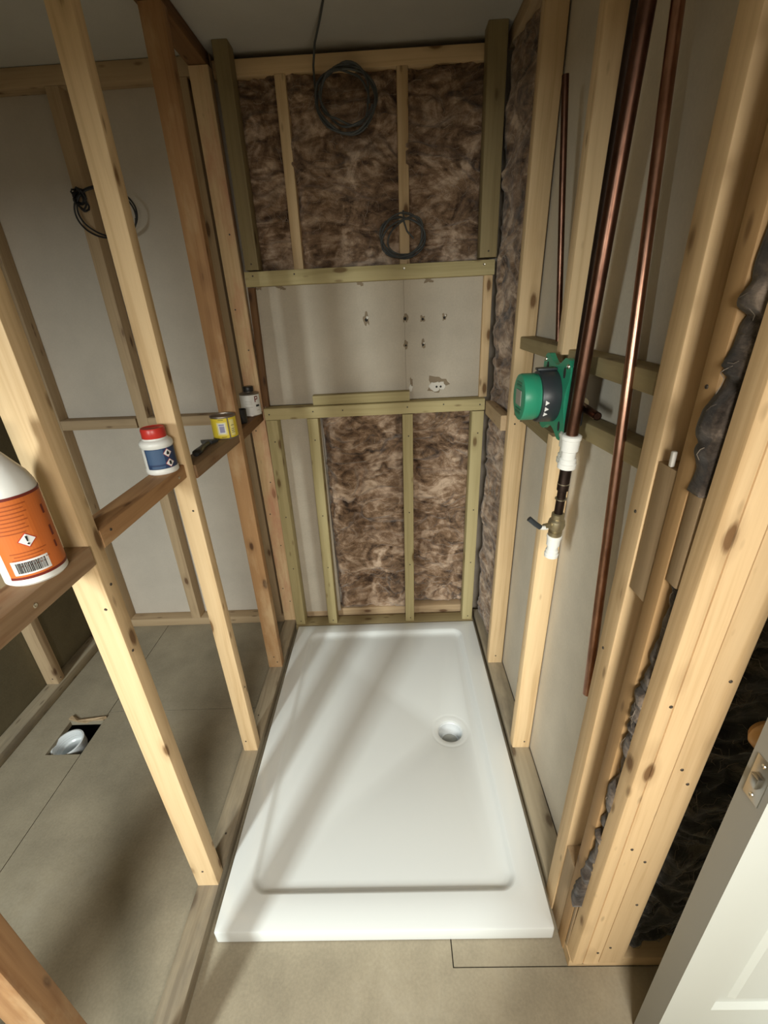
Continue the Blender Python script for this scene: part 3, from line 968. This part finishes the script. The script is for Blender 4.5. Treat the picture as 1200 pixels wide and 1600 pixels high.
def pipe_dark():
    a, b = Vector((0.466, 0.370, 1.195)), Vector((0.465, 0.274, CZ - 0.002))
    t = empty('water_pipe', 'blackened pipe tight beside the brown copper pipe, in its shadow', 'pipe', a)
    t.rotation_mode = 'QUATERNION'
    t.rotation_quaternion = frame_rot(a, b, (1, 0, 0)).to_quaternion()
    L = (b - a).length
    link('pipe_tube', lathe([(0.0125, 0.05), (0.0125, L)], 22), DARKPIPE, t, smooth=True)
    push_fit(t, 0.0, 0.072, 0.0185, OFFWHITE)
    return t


pipe_dark()


def stub_pipe():
    bm = tube([(0.470, 0.30, 1.327), (0.495, 0.245, 1.327)], 0.0085, 16, caps=False)
    tube([(0.495, 0.245, 1.327), (0.470, 0.30, 1.327)], 0.0070, 16, bm)
    o = link('stub_pipe', bm, COPPERD, smooth=True)
    return tag(o, 'short open copper pipe stub sticking out beside the green valve', 'pipe')


# ------------------------------------------------------------------ green shower valve
def make_valve():
    t = empty('shower_valve', 'green plastic shower valve with round cap and black ring on the right wall', 'shower valve', (0.465, 0.452, 1.330))
    # mounting plate: square with concave sides; local x points into the wall
    hw, hh = 0.088, 0.088
    pts = []
    for s0, s1 in (((-1, -1), (1, -1)), ((1, -1), (1, 1)), ((1, 1), (-1, 1)), ((-1, 1), (-1, -1))):
        for i in range(14):
            f = i / 14
            y = (s0[0] + (s1[0] - s0[0]) * f) * hw
            z = (s0[1] + (s1[1] - s0[1]) * f) * hh
            k = 0.0 if f < 0.22 or f > 0.78 else 0.22 * math.sin((f - 0.22) / 0.56 * math.pi)
            if s0[1] == s1[1]:
                z *= 1 - k
            else:
                y *= 1 - k
            # rounded corner
            rad = math.hypot(y, z)
            if rad > 0.112:
                y, z = y * 0.112 / rad, z * 0.112 / rad
            pts.append((y, z))
    bm = bmesh.new()
    f0 = [bm.verts.new((-0.012, y, z)) for y, z in pts]
    f1 = [bm.verts.new((0.0, y, z)) for y, z in pts]
    bm.faces.new(f0)
    bm.faces.new(f1[::-1])
    for i in range(len(pts)):
        j = (i + 1) % len(pts)
        bm.faces.new((f0[j], f0[i], f1[i], f1[j]))
    bmesh.ops.recalc_face_normals(bm, faces=bm.faces[:])
    p = link('mounting_plate', bm, GREEN, t)
    for sy in (-1, 1):
        for sz in (-1, 1):
            h = lathe([(0.0075, 0), (0.0075, 0.001)], 16)
            q = link('slot_hole', h, HOLE, p, loc=(-0.0120, sy * 0.056, sz * 0.058), rot=(0, -math.pi / 2, 0))
            q.scale = (1.5, 0.8, 1)
            s = lathe([(0.0055, 0), (0.005, 0.002), (0.002, 0.003), (0.001, 0.0015)], 14)
            link('screw_head', s, STEEL, p, loc=(-0.0120, sy * 0.073, sz * 0.073), rot=(0, -math.pi / 2, 0), smooth=True)
    b = box_obj('valve_body', 0.0005, 0.040, -0.062, 0.062, -0.062, 0.062, CHARC, t, 0.008)
    ry = (0, -math.pi / 2, 0)      # local z of the lathe -> -x
    rg = lathe([(0.0575, 0.012), (0.0585, 0.014), (0.0585, 0.048), (0.0565, 0.052), (0.050, 0.053)], 56)
    ring = link('guard_ring', rg, CHARC, t, rot=ry, smooth=True, angle=0.5)
    # cap with a slight waist and two shallow flats on the face
    cp = lathe([(0.0505, 0.050), (0.0505, 0.056), (0.0525, 0.060), (0.0525, 0.086), (0.051, 0.090), (0.046, 0.0915), (0.030, 0.0905), (0.001, 0.0905)], 56)
    cap = link('cap', cp, GREEN, t, rot=ry, smooth=True, angle=0.5)
    bm = bmesh.new()
    add_box(bm, -0.0923, -0.0908, -0.020, 0.020, -0.017, 0.017)
    tag(link('printed_panel', bm, GREYPRINT, cap, rot=(0, math.pi / 2, 0)), 'grey rubbed print on the cap face')
    bm = bmesh.new()
    for z in (0.026, 0.033, -0.027, -0.034):
        add_box(bm, -0.0918, -0.0908, -0.022, 0.022, z - 0.0022, z + 0.0022)
    link('print_lines', bm, GREEND, cap, rot=(0, math.pi / 2, 0))
    # three white arrow marks on the black ring, on the side that faces the door
    for a in (-4, -18, -31):
        bm = bmesh.new()
        R = 0.0589
        tri = ((0.047, 0.0055), (0.047, -0.0055), (0.0385, 0.0))
        f, k = [], []
        for x, s in tri:
            an = math.radians(a) + s / R
            f.append(bm.verts.new((-x, -(R + 0.0012) * math.cos(an), (R + 0.0012) * math.sin(an))))
            k.append(bm.verts.new((-x, -(R - 0.001) * math.cos(an), (R - 0.001) * math.sin(an))))
        bm.faces.new(f)
        for i in range(3):
            j = (i + 1) % 3
            bm.faces.new((f[j], f[i], k[i], k[j]))
        bmesh.ops.recalc_face_normals(bm, faces=bm.faces[:])
        q = link('arrow_mark', bm, PAPER, t)
    tab = box_obj('ring_tab', -0.056, -0.012, -0.012, 0.012, 0.0575, 0.0635, CHARC, t, 0.002)
    bm = tube([(0.022, -0.060, -0.004), (0.022, -0.085, -0.004)], 0.014, 18)
    link('inlet_nut', bm, BRASS, t, smooth=True)
    bm = tube([(0.022, -0.084, -0.008), (0.022, -0.165, -0.012)], 0.0085, 16, caps=False)
    tube([(0.022, -0.165, -0.012), (0.022, -0.084, -0.008)], 0.0068, 16, bm)
    tag(link('inlet_pipe', bm, COPPERD, t, smooth=True), 'short open copper inlet pipe')
    return t


make_valve()

# ------------------------------------------------------------------ cables


def cable(name, label, runs, r, mat, n=8):
    bm = bmesh.new()
    for p in runs:
        tube(p, r, n, bm)
    o = link(name, bm, mat, smooth=True)
    return tag(o, label, 'cable')


A, Bz = (1, 0, 0), (0, 0, 1)
drop = [Vector((-0.066, 1.115, 2.309)), Vector((-0.085, 1.18, 2.30)), Vector((-0.115, 1.27, 2.285)), Vector((-0.132, 1.330, 2.255)), Vector((-0.134, 1.335, 2.20))]
c1 = ring_pts((-0.035, 1.320, 2.160), A, Bz, 0.098, 0.085, 2.9, 2.9 + math.tau * 3.2, 120, 0.22, 1)
c2 = ring_pts((-0.030, 1.315, 2.165), (0.96, 0, -0.25), (0.25, 0, 0.96), 0.085, 0.075, 0, math.tau * 2, 80, 0.3, 2)
cable('cable_coil', 'grey cable dropping from the ceiling into a loose coil below the top plate', [drop + c1[:], c2], 0.0035, CABLE_GRY)
k1 = ring_pts((0.146, 1.338, 1.762), A, Bz, 0.080, 0.066, 1.6, 1.6 + math.tau * 3, 110, 0.25, 3)
k2 = ring_pts((0.150, 1.333, 1.757), (0.9, 0, 0.43), (-0.43, 0, 0.9), 0.074, 0.060, 0, math.tau * 2, 80, 0.3, 4)
k3 = [Vector((0.148, 1.338, 1.845)), Vector((0.150, 1.333, 1.81)), Vector((0.160, 1.331, 1.78)), Vector((0.185, 1.335, 1.755))]
cable('cable_coil', 'dark grey cable coil hung on the right narrow stud above the rail', [k1, k2, k3], 0.003, CABLE_GRY)
bmk = bmesh.new()
m1 = ring_pts((-0.937, 1.338, 1.890), A, Bz, 0.116, 0.082, 2.2, 2.2 + math.tau * 1.0, 60, 0.1, 5)
m2 = ring_pts((-0.935, 1.333, 1.890), (0.98, 0, -0.2), (0.2, 0, 0.98), 0.108, 0.078, 0.0, math.tau, 60, 0.12, 6)
m3 = ring_pts((-1.022, 1.337, 1.945), A, Bz, 0.016, 0.024, 0, math.tau * 3, 50, 0.4, 7)
m4 = ring_pts((-1.015, 1.334, 1.935), A, Bz, 0.018, 0.030, 0, math.tau * 2, 40, 0.4, 8)
cable('cable_coil', 'black cable loop tied to the stud on the left room back wall', [m1, m2, m3, m4], 0.0032, CABLE_BLK)

# ------------------------------------------------------------------ things standing on the left noggins


def make_bottle():
    t = empty('cleaner_bottle', 'white plastic bottle with orange label and barcode on the brown noggin', 'bottle', (-0.516, 0.022, 1.1645), (0, 0, 0.62))
    R = 0.044
    bm = lathe([(R - 0.004, 0), (R, 0.004), (R, 0.148), (R - 0.001, 0.156), (R - 0.006, 0.170), (R - 0.016, 0.186), (0.020, 0.199), (0.0155, 0.206), (0.0155, 0.214)], 48)
    link('bottle_body', bm, WHITE_PLASTIC, t, smooth=True)
    link('cap', lathe([(0.018, 0.212), (0.019, 0.214), (0.019, 0.240), (0.017, 0.243)], 32), RED, t, smooth=True)
    W = 1.15 * R
    lab = link('label', bent([rect(-W * 0.62, W * 1.7, 0.016, 0.144)], R, 0.0005), ORANGE, t, smooth=True)
    for z in (0.142, 0.0135):
        link('label_band', bent([rect(-W * 0.62, W * 1.7, z, z + 0.0045)], R, 0.0009), DKRED, lab, smooth=True)
    lines = []
    for i in range(8):
        z = 0.134 - i * 0.0062
        lines.append(rect(-0.024, 0.026 - 0.010 * (i / 8) - 0.004 * (i % 2), z - 0.001, z + 0.001))
    for i in range(5):
        z = 0.058 - i * 0.0055
        lines.append(rect(-0.018 + 0.004 * (i % 2), 0.030 - 0.006 * (i % 3), z - 0.0008, z + 0.0008))
    tag(link('text_lines', bent(lines, R, 0.0010), LABELTEXT, lab), kind='stuff')
    link('hazard_diamond', bent([diamond(0.010, 0.0765, 0.0125)], R, 0.0011), RED, lab)
    hz = link('hazard_diamond', bent([diamond(0.010, 0.0765, 0.0108)], R, 0.0015), PAPER, lab)
    mark = [[(0.0086, 0.0835), (0.0092, 0.0745), (0.0108, 0.0745), (0.0116, 0.0835)], diamond(0.010, 0.0708, 0.0019)]
    link('exclamation_mark', bent(mark, R, 0.0019), INK, lab)
    link('barcode_panel', bent([rect(-0.022, 0.027, 0.0215, 0.0455)], R, 0.0010), PAPER, lab, smooth=True)
    bars, s = [], -0.0165
    rnd = random.Random(3)
    while s < 0.021:
        wd = rnd.choice((0.0005, 0.0009, 0.0014))
        bars.append(rect(s, s + wd, 0.0245, 0.0425))
        s += wd + rnd.choice((0.0005, 0.0008))
    tag(link('barcode_bars', bent(bars, R, 0.0014), INK, lab), kind='stuff')
    # small raised letters up the side of the label
    link('side_print', bent([rect(0.046, 0.051, 0.105, 0.120), rect(0.047, 0.052, 0.066, 0.084), rect(0.045, 0.049, 0.046, 0.058)], R, 0.001), DKRED, lab)
    return t


make_bottle()


def make_jar():
    t = empty('solvent_jar', 'white plastic jar with red lid and navy label on the brown noggin', 'jar', (-0.518, 0.490, 1.1755), (0, 0, 0.42))
    t.scale = (1.07, 1.07, 1.07)
    R = 0.0365
    bm = lathe([(R - 0.003, 0), (R, 0.003), (R, 0.012), (R - 0.0015, 0.0135), (R - 0.0015, 0.064), (R + 0.0005, 0.066), (R + 0.0005, 0.074), (R - 0.003, 0.079), (0.0285, 0.0815), (0.0275, 0.085)], 48)
    link('jar_body', bm, WHITE_PLASTIC, t, smooth=True, angle=0.8)
    bm = lathe([(0.0262, 0.084), (0.0268, 0.085), (0.0268, 0.104), (0.025, 0.1075), (0.0235, 0.1065)], 48)
    link('lid', bm, RED, t, smooth=True, angle=0.7)
    rr = R - 0.0012
    lab = link('label', bent([rect(-0.030, 0.060, 0.0145, 0.0625)], rr, 0.0004), NAVY, t, smooth=True)
    link('label_panel', bent([rect(-0.026, 0.012, 0.026, 0.061), rect(-0.020, 0.010, 0.0165, 0.0215)], rr, 0.0008), BLUE, lab, smooth=True)
    link('label_slips', bent([rect(-0.037, -0.032, 0.044, 0.062), rect(-0.036, -0.031, 0.016, 0.034)], rr, 0.0008), PAPER, lab)
    for s, z in ((0.0215, 0.0505), (0.0225, 0.0265)):
        link('hazard_diamond', bent([diamond(s, z, 0.0108)], rr, 0.0009), RED, lab)
        link('hazard_diamond', bent([diamond(s, z, 0.0096)], rr, 0.0013), PAPER, lab)
    link('hazard_symbol', bent([[(0.0180, 0.0475), (0.0215, 0.0465), (0.0250, 0.0475), (0.0245, 0.052), (0.0215, 0.0565), (0.0190, 0.0525)],
                               [(0.0200, 0.0315), (0.0214, 0.0315), (0.0252, 0.0235), (0.0236, 0.0225)]], rr, 0.0017), INK, lab)
    return t


make_jar()


def make_yellow_tin():
    t = empty('yellow_tin', 'small yellow metal tin with rusty rim on the dusty noggin', 'tin', (-0.495, 0.905, 1.1515), (0, 0, 0.31))
    R = 0.041
    bm = lathe([(R + 0.001, 0), (R + 0.0015, 0.002), (R, 0.004), (R, 0.071), (R + 0.0015, 0.073), (R + 0.001, 0.0755), (R - 0.003, 0.0755), (R - 0.004, 0.071), (R - 0.012, 0.0705), (0.001, 0.0705)], 48)
    b = link('tin_body', bm, TINMETAL, t, smooth=True, angle=0.6)
    lab = link('label', bent([rect(-R * math.pi * 0.98, R * math.pi * 0.98, 0.004, 0.070)], R, 0.0004), YELLOW, t, smooth=True)
    link('label_panel', bent([rect(-0.024, 0.009, 0.015, 0.058), rect(0.020, 0.036, 0.010, 0.064)], R, 0.0008), PYELLOW, lab, smooth=True)
    link('notice_panel', bent([rect(-0.019, 0.004, 0.020, 0.055)], R, 0.0011), PAPER, lab, smooth=True)
    link('notice_print', bent([rect(-0.016, 0.001, 0.047, 0.052), rect(-0.0145, 0.001, 0.024, 0.045)], R, 0.0015), MAUVE, lab, smooth=True)
    link('seam', bent([rect(0.0125, 0.0165, 0.003, 0.071)], R, 0.0016), TINMETAL, lab)
    tag(link('text_lines', bent([rect(-0.016, 0.001, 0.065, 0.0665), rect(-0.013, 0.004, 0.0075, 0.009)] + [rect(0.023, 0.034, z, z + 0.0015) for z in (0.020, 0.026, 0.032, 0.044)], R, 0.0013), INK, lab), kind='stuff')
    return t


make_yellow_tin()


def make_white_tin():
    t = empty('white_tin', 'white round tin with grey screw cap in the back left corner', 'tin', (-0.498, 1.240, 1.1525), (0, 0, 0.33))
    R = 0.0385
    bm = lathe([(R + 0.001, 0), (R, 0.003), (R, 0.083), (R + 0.001, 0.085), (R - 0.001, 0.088), (R - 0.006, 0.089), (0.020, 0.093), (0.019, 0.096)], 48)
    link('tin_body', bm, TINMETAL, t, smooth=True, angle=0.6)
    lab = link('label', bent([rect(-R * 3.05, R * 3.05, 0.003, 0.083)], R, 0.0004), PAPER, t, smooth=True)
    link('cap', lathe([(0.0195, 0.094), (0.0205, 0.096), (0.0205, 0.111), (0.0185, 0.114)], 28), BLACKP, t, smooth=True)
    s = 0.017
    let = [rect(s, s + 0.004, 0.055, 0.078), rect(s + 0.004, s + 0.014, 0.074, 0.078), rect(s + 0.004, s + 0.014, 0.064, 0.068), rect(s + 0.011, s + 0.015, 0.066, 0.076)]
    tag(link('letter_mark', bent(let, R, 0.0009), DKRED, lab), 'dark red letter P on the white label')
    link('print_block', bent([rect(s + 0.003, s + 0.020, 0.036, 0.044)], R, 0.0009), CHARC, lab)
    tag(link('text_lines', bent([rect(-0.022, 0.006, z, z + 0.0008) for z in (0.060, 0.054, 0.048, 0.036)] + [rect(s + 0.004, s + 0.018, 0.021, 0.0225)], R, 0.0009), GREYPRINT, lab), kind='stuff')
    return t


make_white_tin()


def black_cup():
    t = lathe([(0.019, 0), (0.0205, 0.003), (0.0225, 0.048), (0.0225, 0.052), (0.0205, 0.052), (0.0185, 0.006), (0.001, 0.005)], 32, True, True)
    o = link('black_cup', t, BLACKP, loc=(-0.500, 1.105, 1.1505), smooth=True, angle=0.6)
    return tag(o, 'small black plastic cup in front of the white tin', 'cup')


black_cup()


def scraper():
    """black plastic scraper: a handle with a wider head, lying along the noggin"""
    t = empty('plastic_scraper', 'black plastic scraper lying flat on the dusty noggin before the yellow tin', 'scraper', (-0.512, 0.735, 1.157), (-0.02, 0, 0.12))
    bm = bmesh.new()
    n = 14
    rings = []
    for i in range(n + 1):
        f = i / n
        y = -0.075 + 0.145 * f
        wv = 0.0125 - 0.0035 * f + 0.002 * math.sin(f * 9)
        h = 0.009 - 0.003 * f
        if i == 0:
            wv, h = 0.008, 0.006
        rings.append([bm.verts.new((wv * math.cos(a), y, h + h * math.sin(a))) for a in (math.tau * k / 12 for k in range(12))])
    for a, b in zip(rings[:-1], rings[1:]):
        for k in range(12):
            bm.faces.new((a[k], b[k], b[(k + 1) % 12], a[(k + 1) % 12]))
    bm.faces.new(rings[0])
    bm.faces.new(rings[-1][::-1])
    link('handle', bm, BLACKP, t, smooth=True)
    bm = bmesh.new()
    prof = [(-0.014, 0.060), (0.014, 0.060), (0.027, 0.084), (0.027, 0.100), (-0.027, 0.100), (-0.027, 0.084)]
    lo = [bm.verts.new((x, y, 0.002)) for x, y in prof]
    hi = [bm.verts.new((x, y, 0.012 - 0.004 * (y > 0.09))) for x, y in prof]
    bm.faces.new(lo[::-1])
    bm.faces.new(hi)
    for i in range(6):
        j = (i + 1) % 6
        bm.faces.new((lo[i], lo[j], hi[j], hi[i]))
    link('head', bm, CHARC, t)
    return t


scraper()

# ------------------------------------------------------------------ floor drain in the left room


def floor_drain():
    t = empty('drain_pipe', 'white plastic drain pipe end in the square hole in the floor', 'drain', (-1.268, 0.650, -0.16), (0.10, -0.10, 0))
    bm = lathe([(0.050, 0), (0.050, 0.110), (0.057, 0.116), (0.059, 0.140), (0.0605, 0.150), (0.0605, 0.156), (0.055, 0.1575), (0.0525, 0.152), (0.0515, 0.112), (0.046, 0.106), (0.046, 0.05), (0.001, 0.048)], 48)
    link('pipe_socket', bm, PIPEWHITE, t, smooth=True, angle=0.6)
    bm = lathe([(0.0515, 0.128), (0.0535, 0.131), (0.0535, 0.136), (0.0515, 0.139)], 40, False, False)
    tag(link('seal_ring', bm, GREY_PAINT, t, smooth=True), 'grey rubber seal inside the pipe end')
    bm = bmesh.new()
    pts = [(-1.345, 0.742), (-1.30, 0.728), (-1.262, 0.722), (-1.238, 0.733), (-1.195, 0.735), (-1.185, 0.747), (-1.24, 0.744), (-1.30, 0.741), (-1.338, 0.756)]
    lo = [bm.verts.new((x + 1.26, y - 0.74, 0.0005)) for x, y in pts]
    hi = [bm.verts.new((x + 1.26, y - 0.74, 0.008 + 0.004 * math.sin(i * 1.7))) for i, (x, y) in enumerate(pts)]
    bm.faces.new(lo[::-1])
    bm.faces.new(hi)
    for i in range(len(pts)):
        j = (i + 1) % len(pts)
        bm.faces.new((lo[i], lo[j], hi[j], hi[i]))
    bmesh.ops.recalc_face_normals(bm, faces=bm.faces[:])
    o = link('floor_splinter', bm, DULL, loc=(-1.26, 0.74, 0.0))
    tag(o, 'torn strip of floor board at the back edge of the drain hole', 'splinter')


floor_drain()

# ------------------------------------------------------------------ white panel door, standing open at the lower right


def make_door():
    D0, D1, DY0, DY1, DZ0, DZ1 = 0.579, 1.34, -0.206, -0.160, 0.006, 1.99
    t = empty('door_1', None, None, (D0, DY1, 0.0))
    tag(t, 'white panelled door standing open at the lower right corner', None, None, 'structure')
    W, H, T = D1 - D0, DZ1 - DZ0, DY1 - DY0
    # front skin with recessed panels (front faces -Y)
    bm = bmesh.new()
    cols = [0, 0.088, 0.345, 0.416, 0.673, W]
    rows = [0, 0.228, 0.80, 0.98, 1.86, H]
    g = {}
    for side, y in ((0, -T), (1, 0.0)):
        for i, x in enumerate(cols):
            for j, z in enumerate(rows):
                g[side, i, j] = bm.verts.new((x, y, z + DZ0))
    panels = []
    for side in (0, 1):
        for i in range(5):
            for j in range(5):
                q = [g[side, i, j], g[side, i + 1, j], g[side, i + 1, j + 1], g[side, i, j + 1]]
                f = bm.faces.new(q if side == 0 else q[::-1])
                if i in (1, 3) and j in (1, 3):
                    panels.append(f)
    n, m = 5, 5
    for j in range(5):
        f = bm.faces.new((g[0, 0, j], g[0, 0, j + 1], g[1, 0, j + 1], g[1, 0, j]))
        f.material_index = 1
        f = bm.faces.new((g[0, 5, j + 1], g[0, 5, j], g[1, 5, j], g[1, 5, j + 1]))
        f.material_index = 1
    for i in range(5):
        bm.faces.new((g[0, i + 1, 0], g[0, i, 0], g[1, i, 0], g[1, i + 1, 0]))
        bm.faces.new((g[0, i, 5], g[0, i + 1, 5], g[1, i + 1, 5], g[1, i, 5]))
    bmesh.ops.recalc_face_normals(bm, faces=bm.faces[:])
    for f in panels:
        s = -1 if f.normal.y < 0 else 1
        r = bmesh.ops.inset_region(bm, faces=[f], thickness=0.012, depth=0)
        bmesh.ops.translate(bm, verts=f.verts[:], vec=(0, -s * 0.009, 0))
        r = bmesh.ops.inset_region(bm, faces=[f], thickness=0.030, depth=0)
        r = bmesh.ops.inset_region(bm, faces=[f], thickness=0.014, depth=0)
        bmesh.ops.translate(bm, verts=f.verts[:], vec=(0, s * 0.006, 0))
    link('door_leaf', bm, [WHITE_PAINT, GREY_PAINT], t)
    lp = box_obj('latch_plate', -0.0015, 0.002, -T / 2 - 0.014, -T / 2 + 0.014, 0.862, 0.942, LATCHM, t, 0.0008)
    box_obj('latch_bolt', -0.009, -0.001, -0.007, 0.008, 0.030, 0.050, LATCHM, lp, 0.002)
    for z in (0.010, 0.070):
        link('screw_head', lathe([(0.0035, 0), (0.003, 0.0012), (0.001, 0.0006)], 12), STEEL, lp, loc=(-0.0018, 0, z), rot=(0, -math.pi / 2, 0))
    for y, d in ((0.0, 1), (-T, -1)):
        k = lathe([(0.026, 0), (0.026, 0.004), (0.011, 0.008), (0.010, 0.022), (0.020, 0.030), (0.0265, 0.040), (0.0265, 0.048), (0.020, 0.057), (0.006, 0.061)], 32)
        tag(link('door_knob', k, KNOBWOOD, t, loc=(0.062, y, 0.905), rot=(-math.pi / 2 * d, 0, 0), smooth=True), 'brown wooden knob')
    return t


make_door()
